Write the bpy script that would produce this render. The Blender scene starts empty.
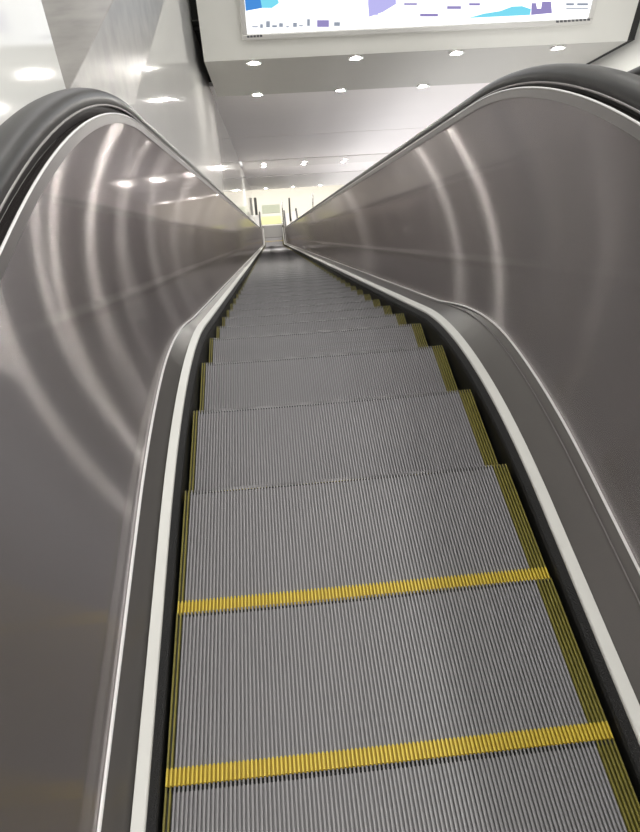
import bpy, bmesh, math, random
from mathutils import Vector, Matrix
random.seed(4)
sc = bpy.context.scene
COL = sc.collection
D2R = math.radians

# ------------------------------------------------------------------ materials
def mat(name, color, rough=.5, metal=0., spec=.5, noise=0., nscale=8., bump=0., bscale=60., coat=0.):
    m = bpy.data.materials.new(name); m.use_nodes = True
    nt = m.node_tree; b = nt.nodes['Principled BSDF']
    b.inputs['Base Color'].default_value = (*color, 1)
    b.inputs['Roughness'].default_value = rough
    b.inputs['Metallic'].default_value = metal
    b.inputs['Specular IOR Level'].default_value = spec
    b.inputs['Coat Weight'].default_value = coat
    tc = nt.nodes.new('ShaderNodeTexCoord')
    if noise:
        n = nt.nodes.new('ShaderNodeTexNoise'); n.inputs['Scale'].default_value = nscale
        n.inputs['Detail'].default_value = 5
        nt.links.new(tc.outputs['Object'], n.inputs['Vector'])
        mx = nt.nodes.new('ShaderNodeMix'); mx.data_type = 'RGBA'
        mx.inputs['A'].default_value = (*[c*(1-noise) for c in color], 1)
        mx.inputs['B'].default_value = (*[min(1, c*(1+noise)) for c in color], 1)
        nt.links.new(n.outputs['Fac'], mx.inputs['Factor'])
        nt.links.new(mx.outputs['Result'], b.inputs['Base Color'])
    if bump:
        n2 = nt.nodes.new('ShaderNodeTexNoise'); n2.inputs['Scale'].default_value = bscale
        nt.links.new(tc.outputs['Object'], n2.inputs['Vector'])
        bp = nt.nodes.new('ShaderNodeBump'); bp.inputs['Strength'].default_value = bump
        bp.inputs['Distance'].default_value = .01
        nt.links.new(n2.outputs['Fac'], bp.inputs['Height'])
        nt.links.new(bp.outputs['Normal'], b.inputs['Normal'])
    return m

def emis(name, color, strength):
    m = bpy.data.materials.new(name); m.use_nodes = True
    nt = m.node_tree; nt.nodes.clear()
    e = nt.nodes.new('ShaderNodeEmission'); o = nt.nodes.new('ShaderNodeOutputMaterial')
    e.inputs['Color'].default_value = (*color, 1); e.inputs['Strength'].default_value = strength
    nt.links.new(e.outputs[0], o.inputs['Surface'])
    return m

def brushed_panel(name):
    """polished stainless: a clear mirror layer plus a brushed layer whose grain runs along the balustrade"""
    m = bpy.data.materials.new(name); m.use_nodes = True
    nt = m.node_tree; nt.nodes.clear(); N = nt.nodes.new; L = nt.links.new
    out = N('ShaderNodeOutputMaterial')
    tan = N('ShaderNodeTangent'); tan.direction_type = 'UV_MAP'; tan.uv_map = 'UVMap'
    a = N('ShaderNodeBsdfAnisotropic'); a.distribution = 'GGX'
    a.inputs['Color'].default_value = PANEL_COL
    a.inputs['Roughness'].default_value = .215; a.inputs['Anisotropy'].default_value = .90
    a.inputs['Rotation'].default_value = PANEL_ROT
    L(tan.outputs[0], a.inputs['Tangent'])
    g = N('ShaderNodeBsdfAnisotropic'); g.distribution = 'GGX'
    g.inputs['Color'].default_value = PANEL_COL; g.inputs['Roughness'].default_value = .07
    d = N('ShaderNodeBsdfDiffuse'); d.inputs['Color'].default_value = (.11, .098, .095, 1)
    m1 = N('ShaderNodeMixShader')
    lw = N('ShaderNodeLayerWeight'); lw.inputs['Blend'].default_value = .5
    mr = N('ShaderNodeMapRange'); mr.inputs['From Min'].default_value = .62; mr.inputs['From Max'].default_value = .95
    mr.inputs['To Min'].default_value = .96; mr.inputs['To Max'].default_value = .5
    L(lw.outputs['Facing'], mr.inputs['Value']); L(mr.outputs[0], m1.inputs[0])
    L(g.outputs[0], m1.inputs[1]); L(a.outputs[0], m1.inputs[2])
    m2 = N('ShaderNodeMixShader')
    m2.inputs[0].default_value = .15
    L(m1.outputs[0], m2.inputs[1]); L(d.outputs[0], m2.inputs[2])
    L(m2.outputs[0], out.inputs['Surface'])
    return m
PANEL_COL = (.56, .525, .525, 1); PANEL_ROT = 0.0

M = dict(
    step=mat('cast_aluminium', (.225, .22, .226), .5, .05, noise=.12, nscale=3),
    groove=mat('dark_groove', (.03, .03, .029), .9), riser=mat('shaded_riser_aluminium', (.05, .05, .05), .7), valley=mat('groove_floor', (.185, .18, .185), .8),  # riser far darker than the tread: its shade is put into the colour
    nosing_light=mat('nosing_highlight', (.20, .197, .20), .6, 0., spec=.3),  # step-edge highlight put into the colour of the nosing ribs
    yellow=mat('yellow_demarcation', (.54, .41, .04), .5, noise=.1, nscale=30),
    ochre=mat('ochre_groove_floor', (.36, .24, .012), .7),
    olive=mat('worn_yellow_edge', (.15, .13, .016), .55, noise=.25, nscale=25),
    panel=brushed_panel('polished_stainless_panel'),
    topprof=mat('satin_top_profile', (.32, .305, .30), .42, .8),
    bead=mat('bright_bead', (.90, .89, .88), .35, .4),
    trim=mat('white_deck_trim', (.59, .59, .56), .45, noise=.05, nscale=5),
    deck=mat('grey_inner_deck', (.15, .142, .135), .38, .6, noise=.06, nscale=4),
    skirt=mat('black_skirt', (.009, .009, .008), .5, spec=.2),
    brush=mat('black_brush', (.012, .012, .012), .8, bump=.6, bscale=300),
    rubber=mat('black_rubber', (.025, .024, .024), .38, spec=.38, bump=.05, bscale=500),
    guide=mat('dark_guide', (.035, .033, .032), .5),
    clad=mat('outer_cladding_steel', (.45, .44, .43), .35, .8),
    landing=mat('landing_plate_steel', (.13, .125, .12), .55, .2, noise=.1, nscale=20),
    white=mat('white_glossy_wall', (.74, .745, .72), .07, spec=.4, noise=.02, nscale=2),
    wallp=mat('pale_panel_wall', (.72, .71, .69), .06, spec=.3, noise=.03, nscale=1.5),
    stone=mat('grey_marble', (.25, .237, .222), .33, spec=.2, noise=.5, nscale=5.),
    fascia=mat('fascia_paint', (.78, .775, .73), .4, noise=.02, nscale=2),
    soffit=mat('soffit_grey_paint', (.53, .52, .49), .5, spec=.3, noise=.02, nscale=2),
    pink=mat('pale_ceiling_panel', (.92, .885, .88), .5, spec=.2, noise=.02, nscale=1),
    greyc=mat('grey_ceiling_panel', (.80, .775, .76), .5, spec=.2, noise=.02, nscale=1),
    dark=mat('dark_shadow_gap', (.03, .03, .028), .8),  # near-black colour painting the shade of the ceiling gaps
    upceil=mat('upper_ceiling_paint', (.75, .75, .73), .6),
    floor=mat('polished_floor_tile', (.46, .44, .39), .2, noise=.06, nscale=1.2),
    tactile=mat('tactile_yellow', (.54, .55, .26), .5),
    mat_=mat('green_grey_mat', (.30, .32, .25), .8, noise=.2, nscale=40),
    post=mat('dark_post_paint', (.06, .06, .055), .5),
    steel=mat('post_steel', (.62, .62, .60), .25, .9),
    frame=mat('lightbox_frame', (.70, .69, .66), .35, .2),
    tag=mat('small_dark_print', (.10, .10, .11), .6),
    lens=emis('downlight_lens', (1, .97, .9), 640.),
    panel_light=emis('ceiling_lamp_diffuser', (1, .98, .95), 260.),
    ring=mat('downlight_ring', (.8, .8, .78), .3),
    adwhite=emis('ad_white', (.97, .98, 1), 1.7),
    adcyan=emis('ad_cyan', (.22, .74, .92), 1.0),
    adblue=emis('ad_blue', (.07, .28, .72), 1.0),
    adlilac=emis('ad_lilac', (.52, .50, .90), 1.0),
    adpurple=emis('ad_purple', (.36, .31, .62), .9),
    adgrey=emis('ad_grey', (.36, .40, .48), .9),
)

# ------------------------------------------------------------------ object helpers
def link(name, me, parent=None):
    o = bpy.data.objects.new(name, me); COL.objects.link(o)
    if parent: o.parent = parent
    return o

def from_pydata(name, verts, faces, m, parent=None, smooth=False, mats=None, fm=None, uvs=None):
    me = bpy.data.meshes.new(name); me.from_pydata(verts, [], faces); me.update()
    for mm in (mats or [m]): me.materials.append(mm)
    if fm: me.polygons.foreach_set('material_index', fm)
    if smooth: me.polygons.foreach_set('use_smooth', [True]*len(me.polygons))
    if uvs:
        lay = me.uv_layers.new(name='UVMap')
        for lp in me.loops: lay.data[lp.index].uv = uvs[lp.vertex_index]
    return link(name, me, parent)

def bm_obj(name, bm, m, parent=None, smooth=False, mats=None):
    bmesh.ops.recalc_face_normals(bm, faces=bm.faces)
    me = bpy.data.meshes.new(name); bm.to_mesh(me); bm.free()
    for mm in (mats or [m]): me.materials.append(mm)
    if smooth: me.polygons.foreach_set('use_smooth', [True]*len(me.polygons))
    return link(name, me, parent)

def add_box(bm, x0, x1, y0, y1, z0, z1, mi=0, bevel=0.):
    r = bmesh.ops.create_cube(bm, size=1, matrix=Matrix.Translation(((x0+x1)/2, (y0+y1)/2, (z0+z1)/2)) @ Matrix.Diagonal((abs(x1-x0), abs(y1-y0), abs(z1-z0), 1)))
    fs = set(f for v in r['verts'] for f in v.link_faces)
    for f in fs: f.material_index = mi
    if bevel:
        es = list(set(e for v in r['verts'] for e in v.link_edges))
        bmesh.ops.bevel(bm, geom=es, offset=bevel, segments=2, affect='EDGES', profile=.5)

def box(name, x0, x1, y0, y1, z0, z1, m, parent=None, bevel=0.):
    bm = bmesh.new(); add_box(bm, x0, x1, y0, y1, z0, z1, 0, bevel)
    return bm_obj(name, bm, m, parent)

def struct(o):
    o['kind'] = 'structure'; return o

def thing(name, label, cat, loc=(0, 0, 0), group=None):
    o = link(name, None); o.location = loc; o.empty_display_size = .2
    return tag(o, label, cat, group)

def tag(o, label, cat, group=None):
    o['label'] = label; o['category'] = cat
    if group: o['group'] = group
    return o

# ------------------------------------------------------------------ the escalator's line
PITCH = .405; S0 = .430; Y1 = 1.035; R1 = 2.875; A = D2R(30); YB = 30.7; R2 = 2.0
YA = Y1+R1*math.sin(A); ZA = -R1*(1-math.cos(A)); ZB = ZA-(YB-YA)*math.tan(A)
YC = YB+R2*math.sin(A); ZC = ZB-R2*(1-math.cos(A))
SA = Y1+R1*A; SB = SA+(YB-YA)/math.cos(A); SC = SB+R2*A
def zs(y):
    if y < Y1: return 0.
    if y < YA: return -(R1-math.sqrt(R1*R1-(y-Y1)**2))
    if y < YB: return ZA-(y-YA)*math.tan(A)
    if y < YC: return ZC+(R2-math.sqrt(max(0, R2*R2-(YC-y)**2)))
    return ZC
def slope(y):
    if y < Y1: return 0.
    if y < YA: return math.asin((y-Y1)/R1)
    if y < YB: return A
    if y < YC: return math.asin((YC-y)/R2)
    return 0.
def at_s(s):
    if s < Y1: return s, 0.
    if s < SA:
        t = (s-Y1)/R1; return Y1+R1*math.sin(t), -R1*(1-math.cos(t))
    if s < SB:
        r = s-SA; return YA+r*math.cos(A), ZA-r*math.sin(A)
    if s < SC:
        t = A-(s-SB)/R2; return YC-R2*math.sin(t), ZC+R2*(1-math.cos(t))
    return YC+s-SC, ZC
YTOP, YEND = -1.1, 32.9
def samples(y0, y1):
    ys = [y0]; y = y0
    while y < y1-1e-6:
        st = .06 if (-.2 < y < 3.4 or 30.3 < y < 32) else .5
        y = min(y1, y+st); ys.append(y)
    return ys

def sweep(name, sec, m, parent=None, y0=YTOP, y1=YEND, closed=False, smooth=True, cap=True):
    """sec: callable y -> list of (x, dz above the step line); swept along the escalator"""
    ys = samples(y0, y1); n = len(sec(ys[0])); V = []; F = []; UV = []
    u = 0; prev = None
    for y in ys:
        z = zs(y)
        if prev: u += math.hypot(y-prev[0], z-prev[1])
        prev = (y, z); v = 0; q = None
        for (x, d) in sec(y):
            if q: v += math.hypot(x-q[0], d-q[1])
            q = (x, d); V.append((x, y, z+d)); UV.append((u, v))
    rng = n if closed else n-1
    for i in range(len(ys)-1):
        for j in range(rng):
            a, b = i*n+j, i*n+(j+1) % n
            F.append((a, b, b+n, a+n))
    if closed and cap:
        F.append(tuple(range(n))); F.append(tuple(reversed(range((len(ys)-1)*n, len(ys)*n))))
    o = from_pydata(name, V, F, m, parent, smooth, uvs=[(y*math.cos(A)-z*math.sin(A), y*math.sin(A)+z*math.cos(A)) for x, y, z in V])
    if smooth:
        me = o.data; bm = bmesh.new(); bm.from_mesh(me)
        for e in bm.edges:
            if len(e.link_faces) == 2 and e.calc_face_angle(0) > D2R(32): e.smooth = False
        bm.to_mesh(me); bm.free()
    return o

def rail_path():
    """handrail centre line in the y-z plane with its outward normal, wrapped round both newels"""
    H = 1.031; r = .33; pts = []
    yt, yb = YTOP, YEND
    pts.append((yt+.5, H-2*r, 0, -1)); pts.append((yt+.25, H-2*r, 0, -1))
    for i in range(17):
        t = -math.pi/2-math.pi*i/16
        pts.append((yt+r*math.cos(t), H-r+r*math.sin(t), math.cos(t), math.sin(t)))
    for y in samples(yt, yb)[1:]:
        s = slope(y); pts.append((y, zs(y)+H*1., math.sin(s), math.cos(s)))
    zb = zs(yb)
    for i in range(1, 17):
        t = math.pi/2-math.pi*i/16
        pts.append((yb+r*math.cos(t), zb+H-r+r*math.sin(t), math.cos(t), math.sin(t)))
    pts.append((yb-.25, zb+H-2*r, 0, -1)); pts.append((yb-.5, zb+H-2*r, 0, -1))
    return pts
RP = rail_path()
def rail_sweep(name, sec, m, parent, lo=0, hi=None):
    """sec: closed list of (x, n)"""
    P = RP[lo:hi]; n = len(sec); V = []; F = []
    for (y, z, ny, nz) in P:
        for (x, d) in sec: V.append((x, y+ny*d, z+nz*d))
    for i in range(len(P)-1):
        for j in range(n):
            a, b = i*n+j, i*n+(j+1) % n
            F.append((a, b, b+n, a+n))
    F.append(tuple(range(n))); F.append(tuple(reversed(range((len(P)-1)*n, len(P)*n))))
    return from_pydata(name, V, F, m, parent, True)

def circ(cx, cy, r, n=8):
    return [(cx+r*math.cos(2*math.pi*i/n), cy+r*math.sin(2*math.pi*i/n)) for i in range(n)]

SIDE = {-1: dict(xb=.590, zb=.145, xt=.620, zt=.985), 1: dict(xb=.635, zb=.172, xt=.620, zt=.997)}
def sstep(a, b, t):
    t = min(1, max(0, (t-a)/(b-a))); return t*t*(3-2*t)
def zbead(y, sd):
    p = SIDE[sd]; lo = .088
    return p['zb']+(lo-p['zb'])*sstep(1.7, 2.65, y)*(1-sstep(31.2, 32., y))

def build_side(esc, sd):
    p = SIDE[sd]; xb, xt, zt = p['xb']*sd, p['xt']*sd, p['zt']
    def xm(z0): return xb+(xt-xb)*(z0-p['zb'])/(zt-p['zb'])
    # skirt + brush
    sk = sweep('skirt_panel', lambda y: [(sd*.506, -.30), (sd*.506, .028), (sd*.520, .036), (sd*.520, -.30)], M['skirt'], esc, closed=True, smooth=False)
    sweep('skirt_brush', lambda y: [(sd*.5055, .012), (sd*.5055, .030), (sd*.521, .050), (sd*.521, .03)], M['brush'], sk, closed=True, smooth=False)
    # sloped inner deck with its white trim along the step side
    dk = sweep('inner_deck', lambda y: [(sd*.546, .066), (xb, zbead(y, sd)-.004), (xb+sd*.01, zbead(y, sd)-.05), (sd*.546, .02)], M['deck'], esc, closed=True)
    sweep('deck_trim', lambda y: [(sd*.5205, .030), (sd*.5205, .056), (sd*.5225, .0595), (sd*.545, .0735), (sd*.5465, .071), (sd*.5465, .03)], M['trim'], dk, closed=True, smooth=False)
    # balustrade panel
    pn = sweep('balustrade_panel', lambda y: [(xm(zbead(y, sd)), zbead(y, sd)), (xt, zt), (xt+sd*.024, zt), (xt+sd*.03, zbead(y, sd))], M['panel'], esc, closed=True)
    # rounded newel ends of the panel, joined into the same mesh
    bm = bmesh.new(); bm.from_mesh(pn.data)
    for (yc, zc, dirn) in ((YTOP, 0, -1), (YEND, zs(YEND), 1)):
        ring = []
        for i in range(13):
            t = math.pi/2-math.pi*i/12
            ring.append((yc+dirn*.27*math.cos(t), zc+.715+.27*math.sin(t)))
        ring.append((yc, zc+.17))
        fr = [bm.verts.new((xt, y, z)) for y, z in ring]; bk = [bm.verts.new((xt+sd*.024, y, z)) for y, z in ring]
        bm.faces.new(fr); bm.faces.new(bk)
        for i in range(len(ring)):
            j = (i+1) % len(ring); bm.faces.new((fr[i], fr[j], bk[j], bk[i]))
    bmesh.ops.recalc_face_normals(bm, faces=bm.faces); bm.to_mesh(pn.data); bm.free()
    sweep('top_profile', lambda y: [(xt-sd*.003, zt-.026), (xt-sd*.003, zt), (xt+sd*.0005, zt+.003), (xt+sd*.0005, zt-.026)], M['topprof'], pn, closed=True, smooth=False)
    sweep('top_bead', lambda y: [(x, d) for x, d in circ(xt-sd*.002, zt+.002, .0028, 6)], M['bead'], pn, closed=True)
    sweep('lower_bead', lambda y: circ(xb-sd*.004, zbead(y, sd)+.001, .0043, 6), M['bead'], pn, closed=True)
    if sd > 0: sweep('joint_strip', lambda y: circ(xb-sd*(.016+.012*(1-sstep(1.7, 2.65, y))), zbead(y, sd)-.016*(1-sstep(1.7, 2.65, y))-.004, .0022, 6), M['topprof'], dk, closed=True)
    # handrail: C-shaped rubber section on a dark guide
    x0, x1 = .632, .716; w = x1-x0; sec = []
    outer = [(0, -.016), (0, .004), (.004, .014), (.014, .022), (.030, .027), (w/2, .028), (w-.030, .027), (w-.014, .022), (w-.004, .014), (w, .004), (w, -.016)]
    inner = [(w-.012, -.018), (w-.014, .004), (w/2, .008), (.014, .004), (.012, -.018)]
    sec = [(sd*(x0+a), b) for a, b in outer+inner]
    hr = rail_sweep('handrail', sec, M['rubber'], esc)
    rail_sweep('handrail_guide', [(sd*(x0+a), b) for a, b in ((.013, -.046), (.013, .003), (w-.016, .003), (w-.016, -.046))], M['guide'], hr, 3, len(RP)-3)
    rail_sweep('guide_bead', circ(sd*.6325, -.018, .0032, 6), M['topprof'], hr, 3, len(RP)-3)
    # outer deck and cladding behind the balustrade
    oc = .965 if sd < 0 else .93
    sweep('outer_cladding', lambda y: [(sd*.648, .93), (sd*oc, .90), (sd*oc, -.9), (sd*(oc-.02), -.9), (sd*(oc-.02), .88), (sd*.648, .90)], M['clad'], esc, closed=True, smooth=False)

# ------------------------------------------------------------------ one step: ribbed tread and curved riser with yellow borders
NRIB = 108
def rib_profile(w=.996):
    """(x, height) across the tread: raised ribs with deep grooves"""
    p = w/NRIB; rib = p*.52; pts = []
    return p, rib
def comb(name, ribs, y0, y1, m, parent, riser=False, lift=0.):
    p, rib = rib_profile(); V = []; F = []; FM = []
    dep = .010
    path = [(y0, 0., 0, -1), (y1, 0., 0, -1)]
    if riser:
        path[-1] = (y1-.010, 0., 0, -1); path.append((y1-.008, 0., 0, -2.)); path.append((y1-.001, 0., 0, -2.))
        path.append((y1, -.001, -.7, -.7))
        for i in range(1, 7):
            t = D2R(33)*i/6; path.append((-.405+.405*math.cos(t)-.001, -.405*math.sin(t), -math.cos(t), math.sin(t)))
    for (i0, i1) in ribs:
        xs = []
        for i in range(i0, i1):
            xa = -.498+i*p
            xs += [(xa, 1), (xa+rib*.08, 0), (xa+rib*.92, 0), (xa+rib, 1), (xa+p, 1)]
        n = len(xs); base = len(V)
        for (y, z, ny, nz) in path:
            for x, d in xs: V.append((x, y+ny*dep*d, z+nz*dep*d+lift))
        for k in range(len(path)-1):
            for j in range(n-1):
                a = base+k*n+j; F.append((a, a+1, a+1+n, a+n)); FM.append((3 if j % 5 == 1 and k < 4 else 1) if k >= 1 else (2 if j % 5 == 3 else 0))  # notch and riser take painted shade, nosing rib tops the painted highlight
        for k in (0, len(path)-1):                      # close the rib ends
            for i in range(i1-i0):
                a = base+k*n+i*5; F.append((a, a+1, a+2, a+3)); FM.append(0)
    return V, F, FM
def mesh_of(name, V, F, FM, mats):
    me = bpy.data.meshes.new(name); me.from_pydata(V, [], F); me.update()
    for mm in mats: me.materials.append(mm)
    me.polygons.foreach_set('material_index', FM)
    return me
ES = 5                                                       # ribs in each yellow side border
REAR = .036; TL = .4035
V, F, FM = comb('step', [(2, NRIB-ES)], -TL+REAR, 0., None, None, True)
b0 = len(V)                                                  # solid body under the ribs
V += [(-.496, -.400, -.012), (.496, -.400, -.012), (.496, -.012, -.012), (-.496, -.012, -.012),
      (-.496, -.30, -.18), (.496, -.30, -.18), (.496, -.085, -.18), (-.496, -.085, -.18)]
for q in ((0, 1, 2, 3), (7, 6, 5, 4), (0, 4, 5, 1), (1, 5, 6, 2), (2, 6, 7, 3), (3, 7, 4, 0)):
    F.append(tuple(b0+i for i in q)); FM.append(1)
STEP_ME = mesh_of('step', V, F, FM, [M['step'], M['riser'], M['valley'], M['nosing_light']])
V, F, FM = comb('rear', [(0, NRIB)], -TL, -TL+REAR, None, None)
REAR_ME = mesh_of('rear_border', V, F, FM, [M['yellow'], M['yellow'], M['ochre'], M['yellow']])
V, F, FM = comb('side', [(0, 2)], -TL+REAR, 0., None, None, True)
SIDE_L = mesh_of('side_border', V, F, FM, [M['olive'], M['riser'], M['groove'], M['olive']])  # near-black groove floors between the olive ribs
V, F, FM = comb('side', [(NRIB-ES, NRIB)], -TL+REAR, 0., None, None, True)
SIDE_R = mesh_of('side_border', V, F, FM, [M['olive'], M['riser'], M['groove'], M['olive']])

esc = thing('escalator', 'long descending escalator with ribbed grey steps and polished steel sides, filling the view', 'escalator', (0, 0, 0))
st = None; k = -2
while True:
    y, z = at_s(S0+k*PITCH)
    if y > 32.35: break
    lasty = y
    if st is None:
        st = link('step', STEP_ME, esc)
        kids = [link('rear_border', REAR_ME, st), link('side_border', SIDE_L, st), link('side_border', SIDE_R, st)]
        for c in kids: c['label'] = 'yellow border strip'
        new = st
    else:
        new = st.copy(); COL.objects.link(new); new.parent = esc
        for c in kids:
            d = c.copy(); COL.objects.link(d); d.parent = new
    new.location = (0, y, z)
    k += 1
for sd in (-1, 1): build_side(esc, sd)
sweep('truss_casing', lambda y: [(-.964, -.86), (.929, -.86), (.929, -.90), (-.964, -.90)], M['guide'], esc, closed=True, smooth=False)
# comb plates
YL = lasty+.004
for nm, (ya, yb, z) in (('upper', (-1.6, -.79, 0)), ('lower', (YL+.01, 33.3, ZC))):
    bm = bmesh.new(); add_box(bm, -.505, .505, ya, yb, z-.03, z+.004)
    n = 46
    for i in range(n):
        x = -.49+.98*i/(n-1)
        if z < -1: add_box(bm, x-.002, x+.002, ya-.03, ya, z-.006, z+.003)
        else: add_box(bm, x-.002, x+.002, yb, yb+.03, z-.006, z+.003)
    bm_obj('comb_plate', bm, M['landing'], esc)

# ------------------------------------------------------------------ neighbouring escalator (its handrail just shows at the right edge)
nb = thing('escalator', 'neighbouring escalator beyond the right balustrade, only its black handrail edge showing', 'escalator', (2.02, .15, 0))
for ch in list(esc.children):
    if ch.name.split('.')[0] == 'step': continue
    c = ch.copy(); COL.objects.link(c); c.parent = nb
    for g in ch.children:
        d = g.copy(); COL.objects.link(d); d.parent = c
def band_sec():
    V = []; F = []; k = -2; i = 0
    while True:
        y, z = at_s(S0+k*PITCH)
        if y > 32.35: break
        yn, zn = at_s(S0+(k+1)*PITCH)
        V += [(-.5, y-.40, z), (.5, y-.40, z), (.5, y, z), (-.5, y, z), (.5, y-.02, zn-.01), (-.5, y-.02, zn-.01)]
        F += [(i, i+1, i+2, i+3), (i+3, i+2, i+4, i+5)]; i += 6; k += 1
    return V, F
V, F = band_sec()
sb = from_pydata('step_band', V, F, M['step'], nb); sb['kind'] = 'stuff'

# ------------------------------------------------------------------ setting
CZ = 1.54093; T30 = math.tan(A)
def zinc(y, m): return CZ+m/math.cos(A)-y*T30              # sloping ceiling planes parallel to the escalators
def plate(name, x0, x1, y0, y1, m, mt, th=.06, front=False):
    n = Vector((0, math.sin(A), math.cos(A)))*th
    V = []
    for y in (y0, y1):
        for x in (x0, x1): V.append(Vector((x, y, zinc(y, m))))
    V += [v+n for v in V]
    F = [(0, 1, 3, 2), (4, 6, 7, 5), (0, 4, 5, 1), (2, 3, 7, 6), (0, 2, 6, 4), (1, 5, 7, 3)]
    return struct(from_pydata(name, [tuple(v) for v in V], F, mt))
MC = 2.3; XL, XR = -.985, 5.05; YF = 9.5
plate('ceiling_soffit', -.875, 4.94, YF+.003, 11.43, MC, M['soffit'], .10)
plate('ceiling_pale', XL, XR, 11.44, 16.48, MC+.15, M['pink'])
struct(box('ceiling_gap_end', XL, XR, 11.47, 11.5, zinc(11.47, MC+.16), zinc(11.47, MC+.6), M['dark']))  # added to shut light out of the gap's far end
plate('ceiling_pale_lower', XL, XR, 16.52, 20.95, MC+.15, M['pink'])
plate('ceiling_backing', XL, XR, 16.3, 16.7, MC+.24, M['dark'], .02)
plate('ceiling_grey', -.93, 5.0, 20.9, 22.75, MC+.12, M['greyc'], .10)
plate('ceiling_pale_far', XL, XR, 22.5, 26.0, MC+.15, M['pink'])
plate('ceiling_grey_far', XL, XR, 25.9, 32.2, MC+.12, M['greyc'], .10)
plate('ceiling_gap_backing', XL, XR, 9.62, 11.6, MC+.45, M['dark'], .02)  # dark sheet added to keep the gap black
plate('ceiling_gap_shade', 4.94, XR-.002, YF+.01, 11.43, MC+.015, M['dark'], .03)  # dark filler painting the shade of the right-hand gap
struct(box('gap_shade_strip', 4.94, XR-.002, YF+.02, YF+.06, zinc(YF, MC)+.02, 3.19, M['dark']))  # upright filler beside the fascia, painting the gap's shade
# fascia above the soffit
struct(box('wall_fascia', -.875, 4.94, YF, YF+.10, zinc(YF, MC)+.002, 3.2, M['fascia']))
struct(box('fascia_gap_blocker', XL, XR, YF+.30, YF+.34, zinc(YF, MC)+.3, 3.2, M['dark']))  # dark sheet added behind the fascia to block light in the gap
# upper hall
struct(box('floor_upper', -6, 8, -7, -1.62, -.2, 0, M['floor']))
struct(box('ceiling_upper', -6, 8, -7, YF+.34, 3.2, 3.3, M['upceil']))
# left: pier, marble ledge, pale lower wall, set-back white wall
struct(box('wall_left', -1.2, XL, -.6, 33.0, -18.2, -.01, M['wallp']))
struct(box('trim_1', -2.2, XL+.006, -.6, YF+.3, -.008, .57, M['stone'], bevel=.006))
struct(box('wall_left_pier', -2.2, XL+.012, -1.6, 2.92, .572, 3.198, M['white']))
struct(box('wall_left_back', -2.4, -2.2, 2.92, YF+.3, .0, 3.198, M['white']))
struct(box('wall_right', XR, XR+.2, 4.0, 13.0, -4.5, 3.198, M['white']))
V = [(x, y, zinc(y, MC)+d) for y in (12.99, 32.2) for x in (XR, XR+.1) for d in (-1.0, .3)]
struct(from_pydata('ceiling_side_blocker', V, [(0, 1, 3, 2), (4, 6, 7, 5), (0, 4, 5, 1), (2, 3, 7, 6), (0, 2, 6, 4), (1, 5, 7, 3)], M['pink']))  # unseen blocker added to curb side light on the ceiling
# lower hall
ZL = ZC
struct(box('floor_lower', -9, 13, 33.31, 52, ZL-.2, ZL, M['floor']))
struct(box('ceiling_lower', -9, 13, 32.25, 52, ZL+3.0, ZL+3.1, M['upceil']))
struct(box('wall_back', -9, 13, 52, 52.2, ZL, ZL+3.0, M['white']))
struct(box('wall_lower_left', -9.2, -9, 33, 52, ZL, ZL+3.0, M['white']))
struct(box('wall_lower_right', 13, 13.2, 33, 52, ZL, ZL+3.0, M['white']))

def tactile(y0, y1, x0, x1):
    bm = bmesh.new(); add_box(bm, x0, x1, y0, y1, ZL+.0005, ZL+.006)
    x = x0+.06
    while x < x1-.05:
        y = y0+.06
        while y < y1-.05:
            bmesh.ops.create_cone(bm, cap_ends=True, segments=6, radius1=.022, radius2=.014, depth=.006, matrix=Matrix.Translation((x, y, ZL+.009))); y += .12
        x += .12
    return bm_obj('tactile_paving', bm, M['tactile'])
tag(tactile(33.45, 34.35, -.62, .52), 'yellow tactile paving strip on the floor at the foot of the escalator', 'floor marking')
tag(tactile(33.6, 34.1, 1.15, 2.1), 'smaller yellow tactile paving patch right of the escalator foot, in front of the steel post', 'floor marking')
fm = tag(box('floor_mat', -.55, .5, 34.7, 35.7, ZL+.0005, ZL+.012, M['mat_'], bevel=.004), 'grey-green floor mat beyond the yellow tactile strip in the lower hall', 'mat')

def post(label, x, y, h, r, m, cap=True):
    t = thing('barrier_post', label, 'post', (x, y, ZL))
    bm = bmesh.new()
    bmesh.ops.create_cone(bm, cap_ends=True, segments=20, radius1=r, radius2=r, depth=h-.03, matrix=Matrix.Translation((0, 0, (h-.03)/2+.02)))
    bmesh.ops.create_uvsphere(bm, u_segments=16, v_segments=8, radius=r*1.05, matrix=Matrix.Translation((0, 0, h-.02)) @ Matrix.Diagonal((1, 1, .5, 1)))
    bm_obj('pole', bm, m, t, True)
    bm = bmesh.new()
    bmesh.ops.create_cone(bm, cap_ends=True, segments=24, radius1=r*2.4, radius2=r*2.1, depth=.022, matrix=Matrix.Translation((0, 0, .0125)))
    bm_obj('base', bm, m, t)
    return t
post('thick dark post standing left of the escalator foot in the lower hall', -.86, 33.6, 1.55, .075, M['post'])
post('thin dark post standing right of the escalator foot in the lower hall', 1.02, 33.75, 1.35, .05, M['post'])
post('slim bright steel post at the right newel of the escalator foot', .60, 33.45, 1.4, .03, M['steel'])
post('slim steel post standing furthest right in the lower hall', 2.35, 33.9, 1.5, .04, M['steel'])

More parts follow.
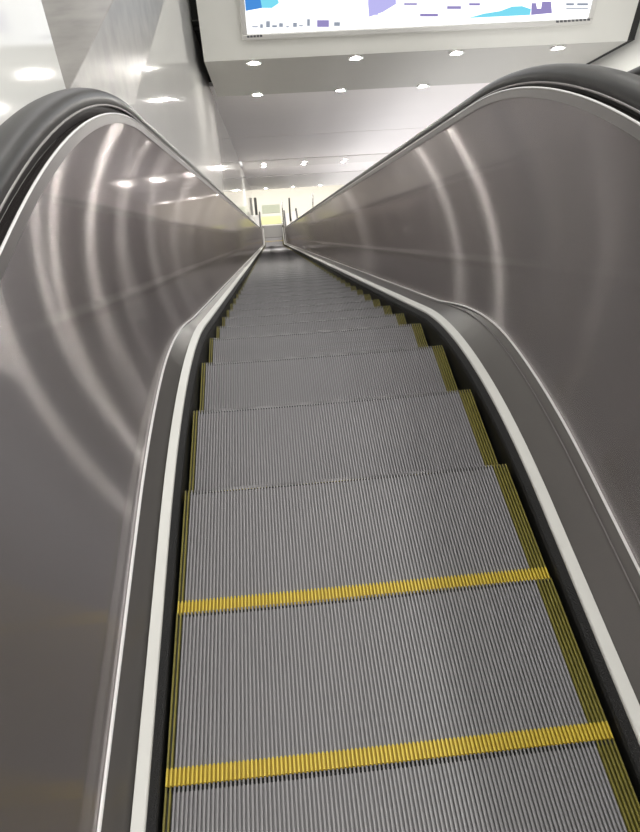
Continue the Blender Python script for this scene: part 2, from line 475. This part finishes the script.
# ------------------------------------------------------------------ advertising lightbox on the fascia
ad = thing('advertising_lightbox', 'long lit advertising lightbox with white and blue print on the fascia', 'lightbox', (2.0, YF, 0))
AX0, AX1, AZ0, AZ1 = -.27-2, 4.26-2, -.965, .62
bm = bmesh.new(); fy0, fy1 = -.09, -.001; w = .07
add_box(bm, AX0-w, AX1+w, fy0, fy1, AZ0-w, AZ0, 0, .012); add_box(bm, AX0-w, AX1+w, fy0, fy1, AZ1, AZ1+w, 0, .012)
add_box(bm, AX0-w, AX0, fy0, fy1, AZ0, AZ1, 0, .012); add_box(bm, AX1, AX1+w, fy0, fy1, AZ0, AZ1, 0, .012)
bm_obj('frame', bm, M['frame'], ad)
scr = box('screen', AX0, AX1, -.070, -.002, AZ0, AZ1, M['adwhite'], ad)
CAM_C = Vector((-.17959063, 0., 1.54092916)); FW = Vector((.05438397, .69701021, -.71499591))
RT = Vector((.99539262, -.09447259, -.01638464)); UP = Vector((.07896778, .71081059, .69893662)); FPX = 645.568
def on_ad(u, v, y=YF-.07):
    d = FW+RT*((u-320)/FPX)-UP*((v-416)/FPX); q = CAM_C+d*((y-CAM_C.y)/d.y)
    return q.x-2.0, q.z
def graphic(name, polys, m, off):
    for pl in polys:
        V = []; F = []; b = 0; pts = [on_ad(*q) for q in pl]
        pts = [(min(AX1-.005, max(AX0+.005, x)), max(AZ0+.005, z)) for x, z in pts]
        V += [(x, -.0705-off, z) for x, z in pts]; F.append(tuple(range(b, b+len(pts))))
        from_pydata(name, V, F, m, scr)
def rects(L): return [[(a, b), (c, b), (c, d), (a, d)] for a, b, c, d in L]
graphic('blue_print', [[(243, -6), (259, -8), (262, 8), (245, 11)]], M['adblue'], .001)
graphic('cyan_print', [[(259, -8), (276, -8), (279, 3), (272, 8), (262, 8)], [(468, 18), (484, 13.5), (500, 11), (512, 6.5), (522, 6), (531, 9), (530, 15)]], M['adcyan'], .0012)
graphic('lilac_print', rects([(368, -6, 396, 4), (369, 4, 385, 8), (370, 8, 378, 15), (418, -6, 440, -1)]) + [[(368, 4), (396, 4), (383, 12), (369, 17)]], M['adlilac'], .0014)
graphic('purple_print', [[(531, 15), (531.5, 3), (536, 3), (537, 8.5), (541, 8.5), (542, 1.5), (551, 1.5), (552, 13)]] + rects([(317, 20, 329, 27), (420, 13.5, 438, 16.5), (447, 6, 461, 9), (469, 3, 480, 5.5), (404, 3, 417, 5), (556, -4, 590, 0)]), M['adpurple'], .0016)
graphic('grey_print', rects([(252, 26, 258, 27.5), (260, 24, 263, 28), (266, 21, 270, 27.5), (272, 25, 277, 27.5), (279, 23, 283, 27), (286, 26, 289, 27.5), (293, 22.5, 297, 27), (299, 25, 303, 26.5), (307, 19, 310, 26), (334, 22, 340, 26), (566, 3, 574, 5.5), (577, 3, 588, 5.5), (566, 8, 588, 9.2)]), M['adgrey'], .0018)
# small dark captions on the frame
def caption(u0, v0, u1, v1, n):
    V = []; F = []
    for i in range(n):
        a = u0+(u1-u0)*i/n; b = u0+(u1-u0)*(i+.78)/n
        va = v0+(v1-v0)*i/n
        pts = [on_ad(a, va, YF-.091), on_ad(b, va, YF-.091), on_ad(b, va+2.2, YF-.091), on_ad(a, va+2.2, YF-.091)]
        k = len(V); V += [(x, -.0912, z) for x, z in pts]; F.append((k, k+1, k+2, k+3))
    return from_pydata('caption', V, F, M['tag'], ad)
caption(247, 35.5, 263, 34.6, 5); caption(556, 20.5, 591, 18.2, 9)

# ------------------------------------------------------------------ downlights
def lathe(bm, prof, n=24):
    rings = []
    for r, z in prof:
        rings.append([bm.verts.new((r*math.cos(2*math.pi*i/n), r*math.sin(2*math.pi*i/n), z)) for i in range(n)])
    for a, b in zip(rings, rings[1:]):
        for i in range(n):
            j = (i+1) % n; bm.faces.new((a[i], a[j], b[j], b[i]))
    return rings
bm = bmesh.new(); lathe(bm, [(.058, -.002), (.096, -.005), (.108, -.004), (.112, -.012), (.106, -.018), (.096, -.019), (.062, -.012), (.058, -.002)])
bmesh.ops.recalc_face_normals(bm, faces=bm.faces)
RING = bpy.data.meshes.new('trim_ring'); bm.to_mesh(RING); bm.free(); RING.materials.append(M['ring'])
bm = bmesh.new(); rr = lathe(bm, [(.060, -.003), (.060, -.012), (.050, -.016), (.025, -.019)]); bm.faces.new(rr[-1]); bm.faces.new(rr[0])
bmesh.ops.recalc_face_normals(bm, faces=bm.faces)
LENS = bpy.data.meshes.new('lens'); bm.to_mesh(LENS); bm.free(); LENS.materials.append(M['lens'])
def downlight(x, y, z, label, group, tilt=True):
    t = thing('downlight', label, 'ceiling light', (x, y, z), group)
    t.rotation_euler = (-A if tilt else 0, 0, 0)
    link('trim_ring', RING, t); link('lens', LENS, t)
    if y > 15:
        l = bpy.data.lights.new('downlight_beam', 'SPOT'); l.energy = 130; l.spot_size = D2R(120); l.spot_blend = .6; l.shadow_soft_size = .08; l.color = (1, .97, .93)
        b = bpy.data.objects.new('downlight_beam', l); COL.objects.link(b); b.location = (x, y, z-.06)
    return t
ORD = ['leftmost', 'second from left', 'third from left', 'rightmost']
XS = [-.22, 1.18, 2.58, 4.02]
ROWS = [(9.62, 'front row of soffit below lightbox'), (11.38, 'back row of soffit below lightbox'),
        (21.6, 'nearer row on distant ceiling band'), (22.3, 'farther row on distant ceiling band'),
        (31.5, 'last row above the lower hall')]
for y, txt in ROWS:
    for i, x in enumerate(XS):
        downlight(x, y, zinc(y, MC if y < 15 else MC+.12), 'round lit downlight, %s in the %s' % (ORD[i], txt), 'downlights in the sloping ceiling')
# upper hall lamps above the landing (outside the photo, they light the balustrades)
for j, y in enumerate((-2.2, .6, 3.2, 6.0)):
    for i, x in enumerate((-.2, 1.6, 3.4)):
        t = thing('ceiling_lamp', 'round flush lamp on upper hall ceiling, %s column, %s row' % (('left', 'middle', 'right')[i], ('first', 'second', 'third', 'fourth')[j]), 'ceiling light', (x, y, 3.2), 'upper hall ceiling lamps')
        bm = bmesh.new(); rr = lathe(bm, [(.20, 0), (.215, -.03), (.20, -.045), (.11, -.04), (.10, -.046)]); bm_obj('rim', bm, M['ring'], t)
        bm = bmesh.new(); rr = lathe(bm, [(.10, -.035), (.09, -.048), (.04, -.055)]); bm.faces.new(rr[-1]); bm_obj('diffuser', bm, M['panel_light'], t)
def area(name, loc, rot, sx, sy, e, col=(1, .97, .93)):
    l = bpy.data.lights.new(name, 'AREA'); l.shape = 'RECTANGLE'; l.size = sx; l.size_y = sy; l.energy = e; l.color = col
    o = bpy.data.objects.new(name, l); COL.objects.link(o); o.location = loc; o.rotation_euler = rot; return o
area('upper_hall_light', (1.2, 2.5, 3.12), (0, 0, 0), 5, 9, 40)
area('lower_hall_light', (1.5, 38, ZL+2.95), (0, 0, 0), 12, 9, 760)
# world: soft, even hall light from beyond what is built
w = bpy.data.worlds.new('World'); sc.world = w; w.use_nodes = True
w.node_tree.nodes['Background'].inputs[0].default_value = (.98, .965, .965, 1)
w.node_tree.nodes['Background'].inputs[1].default_value = 1.65

# ------------------------------------------------------------------ camera
cd = bpy.data.cameras.new('Camera'); cam = bpy.data.objects.new('Camera', cd); COL.objects.link(cam)
cd.sensor_fit = 'HORIZONTAL'; cd.sensor_width = 36; cd.lens = 36*FPX/640; cd.clip_start = .02; cd.clip_end = 200
B = -FW
cam.matrix_world = Matrix(((RT.x, UP.x, B.x, CAM_C.x), (RT.y, UP.y, B.y, CAM_C.y), (RT.z, UP.z, B.z, CAM_C.z), (0, 0, 0, 1)))
sc.camera = cam
sc.view_settings.view_transform = 'Standard'; sc.view_settings.look = 'None'
sc.view_settings.gamma = 1; sc.view_settings.exposure = 0; sc.view_settings.use_curve_mapping = False
sc.cycles.use_denoising = True; sc.cycles.max_bounces = 8; sc.cycles.sample_clamp_indirect = 6
